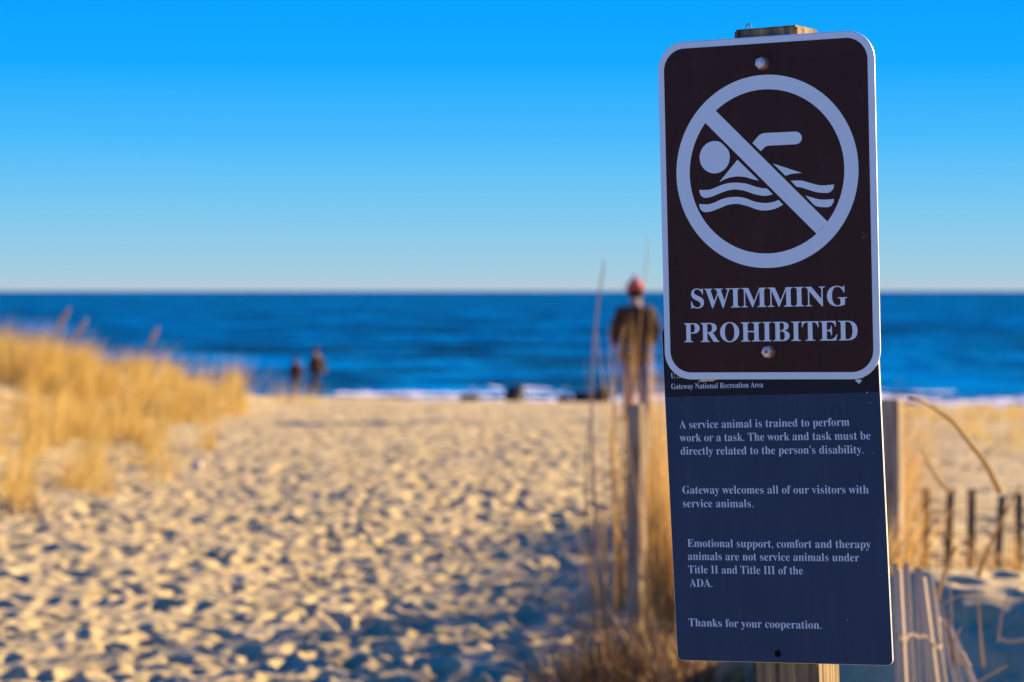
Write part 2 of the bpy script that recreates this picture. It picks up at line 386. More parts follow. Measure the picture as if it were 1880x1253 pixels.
# ------------------------------------------------------------------ the sign: post, two panels
yawS, pitS, rollU, rollL = R(-26.2), R(1.28), R(-0.97), R(-2.55)
def rotm(yaw, pit, roll): return Matrix.Rotation(yaw, 3, 'Z') @ Matrix.Rotation(pit, 3, 'X') @ Matrix.Rotation(roll, 3, 'Y')
RU, RL, RP = rotm(yawS, pitS, rollU), rotm(yawS, pitS, rollL), rotm(yawS, pitS, rollL + R(0.83))
CU = Vector((0.3398, 3.2271, 1.7103)); CL = Vector((0.3638, 3.2361, 1.1009))
nrm = RU @ Vector((0, 1, 0))
post_front = CL + nrm * 0.0062 + RL @ Vector((0.0026, 0, -0.0017))
PL = 1.5; post_c = post_front + nrm * 0.0445
base_len = post_c.z / (RP @ Vector((0, 0, 1))).z
root_loc = post_c - RP @ Vector((0, 0, base_len))
sign = empty('park_sign', root_loc, 'weathered wooden post carrying a brown no swimming sign above a navy service animal notice', 'sign')
def place(o, C, Rm, parent):
    o.parent = parent; o.matrix_basis = Matrix.Translation(C - root_loc) @ Rm.to_4x4(); return o

# post, square timber with softened arrises and a few splits
bm = bmesh.new(); TOP = 0.853
add_box(bm, 0.089, 0.089, TOP + base_len + 0.45, (0, 0, (TOP - base_len - 0.45) / 2), bevel=0.0025)
post = obj_bm('post', bm, M['wood_post']); place(post, post_c, RP, sign)
bm = bmesh.new()
arc = [(-0.027 + 0.0042 * math.cos(math.pi - math.pi * k / 10), -0.034, TOP - 0.002 + (0.0095 * math.sin(math.pi * k / 10)) ) for k in range(11)]
arc = [(-0.0312, -0.034, TOP - 0.01)] + arc + [(-0.0228, -0.034, TOP - 0.01)]
add_tube(bm, arc, [0.0008] * len(arc), 8)
obj_bm('staple', bm, M['wire'], post, True)

def round_rect(w, h, r, n=12):
    pts = []
    for cx, cz, a0 in ((w / 2 - r, h / 2 - r, 0), (-w / 2 + r, h / 2 - r, 90), (-w / 2 + r, -h / 2 + r, 180), (w / 2 - r, -h / 2 + r, 270)):
        for k in range(n + 1):
            a = R(a0 + 90 * k / n); pts.append((cx + r * math.cos(a), cz + r * math.sin(a)))
    return pts

def plate(name, pts, y_front, thick, mat_, parent, bevel=0.0, holes=None):
    """prism of an outline (x, z); front face looks along -Y at y_front"""
    bm = bmesh.new()
    vs = [bm.verts.new((x, y_front, z)) for x, z in pts]
    f = bm.faces.new(vs)
    r = bmesh.ops.extrude_face_region(bm, geom=[f])
    bmesh.ops.translate(bm, vec=(0, thick, 0), verts=[g for g in r['geom'] if isinstance(g, bmesh.types.BMVert)])
    bmesh.ops.recalc_face_normals(bm, faces=bm.faces)
    if bevel:
        es = [e for e in bm.edges if all(abs(v.co.y - y_front) < 1e-6 for v in e.verts)]
        bmesh.ops.bevel(bm, geom=es, offset=bevel, segments=3, affect='EDGES')
    return obj_bm(name, bm, mat_, parent)

def prisms(name, outlines, y_front, thick, mat_, parent):
    bm = bmesh.new()
    for pts in outlines:
        vs = [bm.verts.new((x, y_front, z)) for x, z in pts]
        f = bm.faces.new(vs)
        r = bmesh.ops.extrude_face_region(bm, geom=[f])
        bmesh.ops.translate(bm, vec=(0, thick, 0), verts=[g for g in r['geom'] if isinstance(g, bmesh.types.BMVert)])
    return obj_bm(name, bm, mat_, parent)

# --- upper panel
up = plate('prohibition_panel', round_rect(0.3048, 0.4572, 0.038), 0.0, 0.0036, M['sign_white'], None, bevel=0.0012)
place(up, CU, RU, sign); up['label'] = 'brown panel with white border and crossed swimmer'
back = plate('panel_back', round_rect(0.3046, 0.4570, 0.038), 0.0037, 0.0008, M['aluminium'], up)
plate('brown_field', round_rect(0.2870, 0.4382, 0.0295), -0.0003, 0.0005, M['sign_brown'], up)
YF, TH = -0.0006, 0.0004
# ring with slash, one mesh
bm = bmesh.new(); RC = (0.0, 0.0488); RO, RI = 0.1285, 0.1092; n = 128
ringv = []
for k in range(n):
    a = 2 * math.pi * k / n
    ringv.append((bm.verts.new((RC[0] + RO * math.cos(a), YF, RC[1] + RO * math.sin(a))), bm.verts.new((RC[0] + RI * math.cos(a), YF, RC[1] + RI * math.sin(a)))))
for k in range(n):
    a, b = ringv[k], ringv[(k + 1) % n]
    bm.faces.new((a[0], b[0], b[1], a[1]))
sl = [(-0.0705, 0.1340), (0.0845, -0.0205), (0.0690, -0.0360), (-0.0860, 0.1185)]
bm.faces.new([bm.verts.new((x, YF + 0.0001, z)) for x, z in sl])
r = bmesh.ops.extrude_face_region(bm, geom=list(bm.faces))
bmesh.ops.translate(bm, vec=(0, TH, 0), verts=[g for g in r['geom'] if isinstance(g, bmesh.types.BMVert)])
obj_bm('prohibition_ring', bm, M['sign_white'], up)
head = []
hc, hr = (-0.0726, 0.0708), 0.0217
for k in range(48):
    a = 2 * math.pi * k / 48; x, z = hc[0] + hr * math.cos(a), hc[1] + hr * math.sin(a)
    d = (x + z) - (-0.0641 + 0.0906 + 0.0008)    # flat cut along the slash
    if d > 0: x -= d / 2; z -= d / 2
    head.append((x, z))
SW = [head,
 [(-0.0399, 0.0661), (-0.01, 0.0369), (-0.0181, 0.039), (-0.0286, 0.0425), (-0.0404, 0.044), (-0.051, 0.0429), (-0.0582, 0.0409), (-0.0665, 0.0375)],
 [(-0.0182, 0.0874), (-0.0122, 0.0938), (-0.0086, 0.0974), (-0.005, 0.0992), (-0.0004, 0.1), (0.0425, 0.1), (0.0465, 0.099), (0.0495, 0.0965), (0.0512, 0.0935), (0.0513, 0.09), (0.0500, 0.0868), (0.0470, 0.0842), (0.0433, 0.0832), (0.0039, 0.083), (0.0004, 0.0822), (-0.0068, 0.0762)],
 [(0.0103, 0.059), (0.0505, 0.0449), (0.0413, 0.0448), (0.0344, 0.044), (0.0274, 0.0421)]]
def dense(pts, n=6):      # smooth wavy outline
    P = spline(pts, n * len(pts)); return [(p[0], p[1]) for p in P]
def wave(top, bot): return dense(top) + dense(bot)
SW += [wave([(-0.0961, 0.0276), (-0.0823, 0.0274), (-0.0727, 0.0299), (-0.0631, 0.0333), (-0.0536, 0.0352), (-0.0425, 0.0356), (-0.0323, 0.0344), (-0.0253, 0.0328), (-0.0114, 0.0281), (0.0015, 0.0259)],
            [(0.009, 0.0182), (-0.0023, 0.0164), (-0.0163, 0.0191), (-0.0256, 0.0225), (-0.0349, 0.0252), (-0.0455, 0.0265), (-0.0560, 0.0252), (-0.0657, 0.0223), (-0.0802, 0.0175), (-0.0897, 0.0172), (-0.0945, 0.0210)]),
       wave([(0.0346, 0.0352), (0.0492, 0.0349), (0.0628, 0.0309), (0.0765, 0.0276), (0.0945, 0.0280)], [(0.0937, 0.0233), (0.0905, 0.0195), (0.0854, 0.0175), (0.0717, 0.0186), (0.0581, 0.0228), (0.0501, 0.0255), (0.0427, 0.0268)]),
       wave([(-0.0966, 0.0085), (-0.0828, 0.008), (-0.0732, 0.0104), (-0.0636, 0.0141), (-0.054, 0.016), (-0.0430, 0.0164), (-0.0305, 0.0145), (-0.0165, 0.0092), (-0.0025, 0.0069), (0.0092, 0.0079), (0.0170, 0.0104)],
            [(0.0235, 0.0039), (0.0113, -0.0012), (-0.0027, -0.003), (-0.0144, -0.0011), (-0.026, 0.0033), (-0.0377, 0.0065), (-0.0471, 0.0071), (-0.0566, 0.0058), (-0.0662, 0.0024), (-0.0806, -0.002), (-0.0902, -0.002), (-0.0953, 0.0022)]),
       wave([(0.0545, 0.0149), (0.0715, 0.0098), (0.0829, 0.0086), (0.0941, 0.0091)], [(0.0931, 0.0044), (0.0901, 0.0004), (0.085, -0.0014), (0.0736, -0.0006), (0.0668, 0.0018)])]
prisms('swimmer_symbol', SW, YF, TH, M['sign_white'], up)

# --- lettering: the built-in font's bold roman letters
def roman(t):
    o = ''
    for c in t:
        if 'A' <= c <= 'Z': o += chr(0x1D400 + ord(c) - 65)
        elif 'a' <= c <= 'z': o += chr(0x1D41A + ord(c) - 97)
        else: o += c
    return o
def text_mesh(t, offset=0.0, space=1.0):
    c = bpy.data.curves.new('lettering', 'FONT'); c.body = roman(t); c.size = 1; c.resolution_u = 5; c.offset = offset
    c.space_character = space
    o = bpy.data.objects.new('lettering', c); col.objects.link(o)
    dg = bpy.context.evaluated_depsgraph_get()
    me = bpy.data.meshes.new_from_object(o.evaluated_get(dg))
    bpy.data.objects.remove(o); bpy.data.curves.remove(c)
    return me
_h = text_mesh('H'); CAPH = max(v.co.y for v in _h.vertices); bpy.data.meshes.remove(_h)
def lettering(lines, capk, y_front, thick, mat_, parent, offset=0.0, space=1.0):
    """lines: (text, x0, x1, z_left, z_right, cap height)"""
    bm = bmesh.new()
    for t, x0, x1, z0, z1, cap in lines:
        me = text_mesh(t, offset, space)
        co = [v.co.copy() for v in me.vertices]
        xa, xb = min(c.x for c in co), max(c.x for c in co)
        vs = []
        for c in co:
            k = (c.x - xa) / (xb - xa)
            vs.append(bm.verts.new((x0 + k * (x1 - x0), y_front, z0 + k * (z1 - z0) + c.y / CAPH * cap)))
        for p in me.polygons:
            try: bm.faces.new([vs[i] for i in p.vertices])
            except ValueError: pass
        bpy.data.meshes.remove(me)
    r = bmesh.ops.extrude_face_region(bm, geom=list(bm.faces))
    bmesh.ops.translate(bm, vec=(0, thick, 0), verts=[g for g in r['geom'] if isinstance(g, bmesh.types.BMVert)])
    return obj_bm('lettering', bm, mat_, parent)
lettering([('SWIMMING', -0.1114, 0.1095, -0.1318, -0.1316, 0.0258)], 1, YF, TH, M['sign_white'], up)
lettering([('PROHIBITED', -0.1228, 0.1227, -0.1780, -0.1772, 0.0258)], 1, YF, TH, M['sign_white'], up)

def bolt(x, z, parent, spin, rusty):
    bm = bmesh.new()
    def disc(r, y0, y1, n, rot=0, dome=0.0):
        lo = [bm.verts.new((x + r * math.cos(2 * math.pi * k / n + rot), y0, z + r * math.sin(2 * math.pi * k / n + rot))) for k in range(n)]
        hi = [bm.verts.new((x + r * .96 * math.cos(2 * math.pi * k / n + rot), y1, z + r * .96 * math.sin(2 * math.pi * k / n + rot))) for k in range(n)]
        for k in range(n): bm.faces.new((lo[k], lo[(k + 1) % n], hi[(k + 1) % n], hi[k]))
        c = bm.verts.new((x, y1 - dome, z))
        for k in range(n): bm.faces.new((hi[k], hi[(k + 1) % n], c))
    disc(0.0092, -0.0004, -0.0022, 28)
    w = obj_bm('washer', bm, M['rust'])
    bm = bmesh.new(); disc(0.0080, -0.0022, -0.0095, 6, spin); disc(0.0058, -0.0095, -0.0107, 20, 0, 0.0006)
    b = obj_bm('bolt', bm, M['bolt'], parent); w.parent = b
    bm = bmesh.new(); disc(0.0022, -0.0107, -0.0119, 10)
    s = obj_bm('bolt_boss', bm, M['rust' if rusty else 'aluminium'], b)
bolt(-0.0016, 0.1925, up, 0.3, False); bolt(-0.0012, -0.1915, up, 0.1, True)
# a faint scuff near the right border
bm = bmesh.new()
for k in range(16):
    x = 0.1352 + random.gauss(0, 0.0022); z = -0.0417 + random.gauss(0, 0.005); s = random.uniform(0.0003, 0.0008)
    bm.faces.new([bm.verts.new((x - s, -0.00036, z - s)), bm.verts.new((x + s, -0.00036, z - s * .6)), bm.verts.new((x + s * .5, -0.00036, z + s * 1.4))])
obj_bm('scuff_mark', bm, noise_mat('scuff', [(0.10, 0.07, 0.07), (0.16, 0.13, 0.13)], nscale=80), up)

# --- lower panel (origin at the middle of its lower edge)
LH = 0.4572
pts = [(x - 0.0004, z + LH / 2) for x, z in round_rect(0.3048, LH, 0.0075, 8)]
lo = plate('notice_panel', pts, 0.0, 0.005, M['notice_navy'], None, bevel=0.0008)
place(lo, CL, RL, sign); lo['label'] = 'navy service animal notice below the brown panel'
# bare aluminium edge of the sheet
plate('panel_back', [(x - 0.0004, z + LH / 2) for x, z in round_rect(0.3056, LH + 0.0008, 0.0078, 8)], 0.0009, 0.0046, M['aluminium'], lo)
BZ0, BZ1 = 0.3612, 0.3600
prisms('header_band', [[(-0.1520, BZ0), (0.1512, BZ1), (0.1512, LH - 0.008), (-0.1520, LH - 0.008)]], -0.0002, 0.0004, M['notice_band'], lo)
YL, TL = -0.0005, 0.0004; OF = -0.007
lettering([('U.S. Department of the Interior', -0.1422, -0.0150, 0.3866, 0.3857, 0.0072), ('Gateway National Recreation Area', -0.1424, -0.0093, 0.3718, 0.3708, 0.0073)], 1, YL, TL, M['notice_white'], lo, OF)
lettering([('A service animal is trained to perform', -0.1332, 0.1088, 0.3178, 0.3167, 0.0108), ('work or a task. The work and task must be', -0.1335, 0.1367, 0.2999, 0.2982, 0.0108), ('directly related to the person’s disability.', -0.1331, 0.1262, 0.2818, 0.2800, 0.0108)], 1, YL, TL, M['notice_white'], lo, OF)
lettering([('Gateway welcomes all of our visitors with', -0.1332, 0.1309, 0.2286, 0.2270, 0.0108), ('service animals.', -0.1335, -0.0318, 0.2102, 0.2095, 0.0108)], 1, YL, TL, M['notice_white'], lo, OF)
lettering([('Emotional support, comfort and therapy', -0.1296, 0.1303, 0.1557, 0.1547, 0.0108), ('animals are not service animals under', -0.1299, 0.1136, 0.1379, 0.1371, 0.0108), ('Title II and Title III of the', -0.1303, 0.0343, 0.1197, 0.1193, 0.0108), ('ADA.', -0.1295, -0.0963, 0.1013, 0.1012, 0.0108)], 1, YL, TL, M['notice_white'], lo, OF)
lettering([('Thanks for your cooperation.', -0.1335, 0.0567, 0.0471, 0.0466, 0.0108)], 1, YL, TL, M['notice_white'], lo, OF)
hole = [(-0.0068 + 0.0045 * math.cos(2 * math.pi * k / 24), 0.0122 + 0.0048 * math.sin(2 * math.pi * k / 24)) for k in range(24)]
prisms('bolt_hole', [hole], -0.0003, 0.0002, M['dark_hole'], lo)
# tip of a small emblem, a torn bit of tape and flecks of paint
emb = [(0.1198, 0.3755), (0.1222, 0.3742), (0.1235, 0.3722), (0.1252, 0.3720), (0.1266, 0.3738), (0.1285, 0.3746), (0.1275, 0.3775), (0.1205, 0.3775)]
prisms('emblem_tip', [emb], YL, TL, M['notice_white'], lo)
tp = [(-0.1035, 0.3800), (-0.0990, 0.3812), (-0.0960, 0.3803), (-0.0920, 0.3806), (-0.0880, 0.3812), (-0.0820, 0.3806), (-0.0760, 0.3828), (-0.0715, 0.3832), (-0.0705, 0.3900), (-0.1020, 0.3900), (-0.0990, 0.3835)]
prisms('torn_tape', [tp], -0.0009, 0.0006, M['tape'], lo)
fl = []
for x, z, s in ((0.1350, 0.3601, 0.0010), (0.1388, 0.3463, 0.0007), (0.0934, 0.0597, 0.0007), (0.1300, 0.3800, 0.0012), (0.1392, 0.2800, 0.0005), (-0.128, 0.349, 0.0005)):
    fl.append([(x + s * random.uniform(.7, 1.2) * math.cos(a), z + s * random.uniform(.6, 1.2) * math.sin(a)) for a in (0, 1.2, 2.4, 3.6, 5)])
for f_ in fl: prisms('paint_fleck', [f_], -0.0003, 0.0002, M['notice_white'], lo)

# ------------------------------------------------------------------ square timber posts standing in the sand
def timber_post(px, py_top, Y, w, label, yaw, lean=(0, 0)):
    top = at(px, py_top, Y); g = gz(top.x, Y) - 0.3
    bm = bmesh.new(); h = top.z - g
    add_box(bm, w, w, h, (0, 0, h / 2), bevel=0.006)
    for v in bm.verts:
        t = v.co.z / h; v.co.x += lean[0] * t; v.co.y += lean[1] * t
    bmesh.ops.subdivide_edges(bm, edges=[e for e in bm.edges if abs(e.verts[0].co.z - e.verts[1].co.z) > h * .8], cuts=6)
    o = obj_bm('fence_post', bm, M['wood_grey']); o.location = (top.x - lean[0], Y - lean[1], g); o.rotation_euler.z = yaw
    return tag(o, label, 'post', 'square timber posts in the sand')
timber_post(1170, 742, 11.5, 0.072, 'square timber post among tall dry grass left of the sign, below the standing man', R(-38))
timber_post(1636, 733, 10.5, 0.086, 'square timber post partly hidden behind the right edge of the sign', R(-26), (-0.02, 0))

# ------------------------------------------------------------------ picket fences
M['wood_slat'] = noise_mat('wood_slat', [(0.20, 0.165, 0.11), (0.43, 0.36, 0.26), (0.55, 0.47, 0.35)], scale=(1, 1, 0.05), nscale=70, rough=0.9, spec=0.1, bump=0.5, bdist=0.004)
def picket_bm(w, t, h, seed):
    rnd = random.Random(seed); bm = bmesh.new()
    add_box(bm, w, t, h, (0, 0, h / 2), bevel=0.0015)
    bmesh.ops.subdivide_edges(bm, edges=[e for e in bm.edges if abs(e.verts[0].co.z - e.verts[1].co.z) > h * .8], cuts=8)
    a, b, c = rnd.uniform(-.01, .01), rnd.uniform(1.5, 4), rnd.uniform(0, 6)
    for v in bm.verts:
        v.co.x += a * math.sin(v.co.z * b + c); v.co.y += 0.6 * a * math.cos(v.co.z * b + c)
        if v.co.z > h * .97: v.co.z += v.co.x * rnd.uniform(-.2, .3)
    return bm
YF2 = 14.0
b0 = at(1760, 1040, YF2)
far = empty('picket_fence', (b0.x, b0.y, gz(b0.x, b0.y)), 'distant row of upright dark slats wired together behind the sand mound', 'fence', 'slatted sand fences')
specs = [(1607, 902), (1651, 900), (1695, 898), (1739, 899), (1784, 902), (1829, 911), (1871, 907), (1915, 905)]
rb = random.Random(3)
for i, (px, py) in enumerate(specs):
    yy = YF2 + 0.05 * (i - 3) + rb.uniform(-.02, .02); top = at(px, py, yy); bz = gz(top.x, yy) - 0.15
    p = obj_bm('picket', picket_bm(0.045, 0.012, top.z - bz, i), M['wood_dark'], far)
    p.location = Vector((top.x, yy, bz)) - far.location
    p.rotation_euler = (0, R(rb.uniform(-1.5, 1.5) + (3 if i == 5 else 0)), R(rb.uniform(-10, 10)))
bm = bmesh.new()
for zf in (0.12, 0.36):
    pts = []
    for i, (px, py) in enumerate(specs):
        yy = YF2 + 0.05 * (i - 3); t = at(px, py, yy); pts.append(Vector((t.x, yy - 0.010, gz(t.x, yy) + zf)) - far.location)
    add_tube(bm, pts, [0.0025] * len(pts), 6)
obj_bm('wire', bm, M['wire'], far, True)

near = empty('picket_fence', (1.05, 6.1, gz(1.05, 6.1)), 'collapsed grey slat fence fanning out beside the lower right corner of the sign', 'fence', 'slatted sand fences')
# (top px, top py, px at frame bottom, depth, width px, face yaw)
sl = [(1643, 1034, 1649, 5.75, 9, 20), (1652, 1046, 1663, 5.84, 7, 52), (1664, 1035, 1674, 5.92, 11, -15), (1677, 1042, 1688, 6.02, 7, 25), (1687, 1044, 1708, 6.10, 12, 12), (1696, 1060, 1722, 6.20, 7, 50),
      (1707, 1066, 1735, 6.28, 9, -25), (1714, 1094, 1752, 6.38, 8, 30), (1727, 1112, 1766, 6.46, 10, 15), (1738, 1138, 1789, 6.58, 12, 30)]
wa = []; wb = []
for i, (tx, ty, bx, yy, wpx, yw) in enumerate(sl):
    T = at(tx, ty, yy); B = at(bx, 1253, yy - 0.04)
    d = (B - T).normalized(); Lg = 1.15
    g = T + d * Lg
    h = Lg; bm = picket_bm(wpx / FPX * yy / math.cos(R(yw)), 0.009, h, 40 + i)
    o = obj_bm('picket', bm, M['wood_slat'], near)
    zax = -d; q = Matrix.Rotation(R(yw), 3, 'Z'); xax = (q @ Vector((1, 0, 0))); xax = (xax - zax * xax.dot(zax)).normalized(); yax = zax.cross(xax)
    o.matrix_basis = Matrix.Translation(g - near.location) @ Matrix((xax, yax, zax)).transposed().to_4x4()
    wa.append(T + d * (0.17 if i < 7 else 0.06) + Vector((0, -0.012, 0)) - near.location); wb.append(T + d * 0.62 + Vector((0, -0.012, 0)) - near.location)
for W in (wa, wb):
    bm = bmesh.new()
    for s in (-1, 1):
        P = spline(W, 60); P = [Vector(p) + Vector((0, s * 0.004 * math.sin(i * 1.1), s * 0.004 * math.cos(i * 1.1))) for i, p in enumerate(P)]
        add_tube(bm, P, [0.0016] * len(P), 6)
    obj_bm('wire', bm, M['wire'], near, True)

# ------------------------------------------------------------------ grass
def blades(bases, heights, widths, leandir, lean, seg=4, curl=0.5):
    """tapered bent strips; bases (n,3); leandir angle, lean fraction of height"""
    n = len(bases); t = np.linspace(0, 1, seg + 1)
    H = heights[:, None]; ld = np.stack([np.cos(leandir), np.sin(leandir)], 1)
    offs = lean[:, None] * H * (t[None] ** (1 + curl))
    cx = bases[:, 0:1] + ld[:, 0:1] * offs; cy = bases[:, 1:2] + ld[:, 1:2] * offs
    cz = bases[:, 2:3] + H * (t[None] * (1 - 0.28 * np.minimum(lean[:, None], 1.4) ** 2 * t[None]))
    wa_ = rng.uniform(0, math.pi, n); w = widths[:, None] * (1 - t[None] ** 1.5 * 0.9) / 2
    wx = np.cos(wa_)[:, None] * w; wy = np.sin(wa_)[:, None] * w
    A = np.stack([cx - wx, cy - wy, cz], -1); B = np.stack([cx + wx, cy + wy, cz], -1)
    V = np.stack([A, B], 2).reshape(-1, 3)
    k = (np.arange(n) * (seg + 1) * 2)[:, None] + (np.arange(seg) * 2)[None]
    F = np.stack([k, k + 1, k + 3, k + 2], -1).reshape(-1, 4)
    return V, F
def ground_arr(x, y): return ground_base(x, y)

# the mass of beach grass on the left dune
def dune_grass(ncl, per, region, hscale=1.0, hfun=None):
    bx = []; by = []; hh = []
    tries = 0
    while len(bx) < ncl and tries < ncl * 30:
        tries += 1
        yy = random.uniform(*region[1]); xx = random.uniform(*region[0])
        if random.random() > region[2](xx, yy): continue
        bx.append(xx); by.append(yy); hh.append(random.uniform(0.7, 1.15) * (hfun(xx, yy) if hfun else 1))
    if hfun:
        for a, b in EXTRA: bx.append(a); by.append(b); hh.append(1.0 if b > 28 else 0.62)
    bx = np.array(bx); by = np.array(by); hh = np.array(hh)
    X_ = np.repeat(bx, per) + rng.normal(0, 0.065, len(bx) * per); Y_ = np.repeat(by, per) + rng.normal(0, 0.085, len(bx) * per)
    h = np.repeat(hh, per) * rng.uniform(0.45, 1.1, len(X_)) * 0.56 * hscale
    B = np.stack([X_, Y_, ground_arr(X_, Y_) - 0.02], 1)
    ld = np.repeat(rng.normal(0.1, 0.6, len(bx)), per) + rng.normal(0, 0.7, len(X_)); ln = np.abs(np.repeat(rng.normal(0.32, 0.15, len(bx)), per) + rng.normal(0, 0.18, len(X_)))
    return blades(B, h, rng.uniform(0.004, 0.009, len(X_)), ld, ln, 3)
def dens_left(x, y):
    edge = min(-3.40, -0.110 * y) - 0.25 * float(vnoise(np.array([y * .5]), np.array([3.3]), 2)[0])
    a = float(smooth(0, 0.35, edge - x))
    n = float(vnoise(np.array([x * 1.1]), np.array([y * .6]), 14)[0]) + 0.5 * float(vnoise(np.array([x * 2.3]), np.array([y * 1.2]), 15)[0])
    return a * float(np.clip((0.30 if y > 28.5 else 0.0) + 1.25 * n, 0, 1))
def tuft_h(x, y): return 0.72 + 0.42 * float(vnoise(np.array([x * 2.6]), np.array([y * 1.3]), 78)[0]) + 0.36 * float(vnoise(np.array([x * .9]), np.array([y * .4]), 77)[0])
EXTRA = [(a, b) for a, b in ((-3.55, 30.5), (-3.75, 29.5), (-3.95, 30.2), (-4.2, 30.6), (-3.65, 31.4), (-4.4, 29.8), (-3.6, 29.8), (-3.85, 31.0), (-4.7, 30.3), (-5.0, 29.4), (-3.5, 31.0), (-4.05, 29.2),
    (-4.15, 19.0), (-3.95, 19.3), (-4.0, 19.9), (-3.75, 20.1), (-4.3, 19.6), (-3.6, 20.9), (-4.3, 21.3), (-4.7, 22.0), (-3.9, 22.4), (-4.6, 23.6), (-3.5, 23.8), (-4.1, 24.4), (-5.1, 24.6), (-4.9, 26.4), (-3.8, 26.0), (-3.7, 18.2), (-3.85, 18.6), (-3.35, 19.6), (-4.2, 18.3), (-3.1, 21.0), (-3.3, 22.6), (-3.15, 24.9))]
V, F = dune_grass(760, 56, ((-11, -3.0), (17.5, 36.5), dens_left), 1.3, tuft_h)
o = mesh_np('dune_grass', V, F, M['dune_grass'], smooth_=False)
tag(o, 'golden dry beach grass covering the low dune on the left', 'dune grass', kind='stuff')
V, F = dune_grass(240, 40, ((0.75, 2.75), (11.2, 17.5), lambda x, y: 1.0 if 0.0655 * y < x < 0.151 * y and not -0.30 < y - (11.5 + 0.67 * (x - 0.6)) < 0.22 else 0.0), 1.6)
o = mesh_np('dune_grass', V, F, M['tall_grass'], smooth_=False)
tag(o, 'patch of tall dry grass behind the sign', 'dune grass', kind='stuff')
# straggling grass on the berm on the far right
def dens_right(x, y):
    n = float(vnoise(np.array([x * .7]), np.array([y * .5]), 19)[0]); return float(np.clip(0.1 + 0.8 * n, 0, 1)) * float(smooth(4.2, 5.6, x))
V, F = dune_grass(170, 26, ((4, 10), (22, 37), dens_right), 0.45)
o = mesh_np('dune_grass', V, F, M['dune_grass'], smooth_=False)
tag(o, 'sparse low straw coloured grass on the flat beach at the far right', 'dune grass', kind='stuff')

def clump(name, cx, cy, spread, n, h, w, lean, label, cat, m, ldmean=None, seg=4, group=None, sy_=None, curl=0.6):
    x = cx + rng.normal(0, spread, n); y = cy + rng.normal(0, sy_ or spread, n)
    B = np.stack([x, y, ground_arr(x, y) - 0.02], 1)
    hh = rng.uniform(h[0], h[1], n); ln = np.abs(rng.normal(lean, lean * .7, n))
    ld = np.arctan2(y - cy, x - cx) + rng.normal(0, .7, n) if ldmean is None else rng.normal(ldmean, .8, n)
    V, F = blades(B, hh, rng.uniform(w[0], w[1], n), ld, ln, seg, curl)
    o = mesh_np(name, V - np.array([cx, cy, gz(cx, cy)]), F, m, smooth_=False); o.location = (cx, cy, gz(cx, cy))
    return tag(o, label, cat, group)
TG = 'tall dry grass by the timber post'
xa = lambda px, Y: (px - 940) / FPX * Y
clump('tall_grass_clump', xa(1222, 11.2), 11.2, 0.034, 110, (0.5, 1.40), (0.004, 0.009), 0.05, 'tall tawny grass clump squeezed between the timber post and the sign', 'grass', M['tall_grass'], group=TG)
clump('tall_grass_clump', xa(1186, 12.3), 12.3, 0.075, 115, (0.85, 1.55), (0.006, 0.012), 0.05, 'tallest tawny grass clump rising in front of the man with the red hat', 'grass', M['tall_grass'], group=TG)
clump('tall_grass_clump', xa(1106, 11.4), 11.4, 0.035, 22, (0.35, 1.0), (0.003, 0.008), 0.10, 'thin sparse grass clump just left of the timber post', 'grass', M['tall_grass'], ldmean=2.9, group=TG)
clump('tall_grass_clump', xa(1325, 10.9), 10.9, 0.09, 140, (0.5, 1.25), (0.004, 0.010), 0.12, 'grass clump mostly hidden behind the left half of the sign', 'grass', M['tall_grass'], group=TG)
clump('tall_grass_clump', xa(1450, 12.2), 12.2, 0.22, 180, (0.4, 0.95), (0.004, 0.010), 0.15, 'grass clump showing only beneath the sign beside its post', 'grass', M['tall_grass'], group=TG)
BG = 'low brown brush at the foot of the timber post'
clump('dry_brush', xa(1175, 10.3), 10.3, 0.11, 420, (0.06, 0.34), (0.004, 0.011), 0.5, 'dense brown brush at the foot of the timber post', 'brush', M['dry_brush'], group=BG)
clump('dry_brush', xa(1115, 9.8), 9.8, 0.12, 480, (0.05, 0.30), (0.004, 0.011), 0.55, 'dark tangled brush in front of the timber post', 'brush', M['dry_brush'], group=BG)
clump('dry_brush', xa(1030, 9.5), 9.5, 0.05, 110, (0.06, 0.24), (0.004, 0.010), 0.5, 'small rust brown tuft at the left end of the brush', 'brush', M['dry_brush'], group=BG)
clump('dry_brush', xa(1240, 9.5), 9.5, 0.09, 330, (0.08, 0.42), (0.004, 0.012), 0.5, 'brown and straw brush below the lower left corner of the sign', 'brush', M['dry_brush'], group=BG)
clump('dry_brush', xa(1350, 9.6), 9.6, 0.10, 200, (0.10, 0.42), (0.004, 0.011), 0.5, 'straw coloured brush beneath the sign left of its post', 'brush', M['tall_grass'], group=BG)
clump('dry_brush', xa(1590, 9.6), 9.6, 0.10, 150, (0.10, 0.40), (0.004, 0.011), 0.5, 'straw coloured brush beneath the sign right of its post', 'brush', M['tall_grass'], group=BG)
PG = 'low brush along the dark picket fence'
clump('dry_brush', xa(1690, 13.3), 13.3, 0.14, 200, (0.06, 0.22), (0.005, 0.011), 0.8, 'brown brush at the foot of the dark slats nearest the sign', 'brush', M['dry_brush'], group=PG, sy_=0.12)
clump('dry_brush', xa(1790, 13.2), 13.2, 0.14, 200, (0.06, 0.24), (0.005, 0.011), 0.8, 'brown brush at the foot of the middle dark slats', 'brush', M['dry_brush'], group=PG, sy_=0.12)
clump('dry_brush', xa(1865, 13.2), 13.2, 0.12, 170, (0.08, 0.50), (0.005, 0.011), 0.5, 'golden brush at the right end of the dark slats', 'brush', M['tall_grass'], group=PG, sy_=0.12)
DG = 'debris on the shadowed mound'
clump('dry_brush', xa(1800, 7.7), 7.7, 0.12, 60, (0.06, 0.24), (0.002, 0.004), 0.9, 'fine tangled straw along the face of the shadowed mound', 'brush', M['dry_brush'], group=DG)
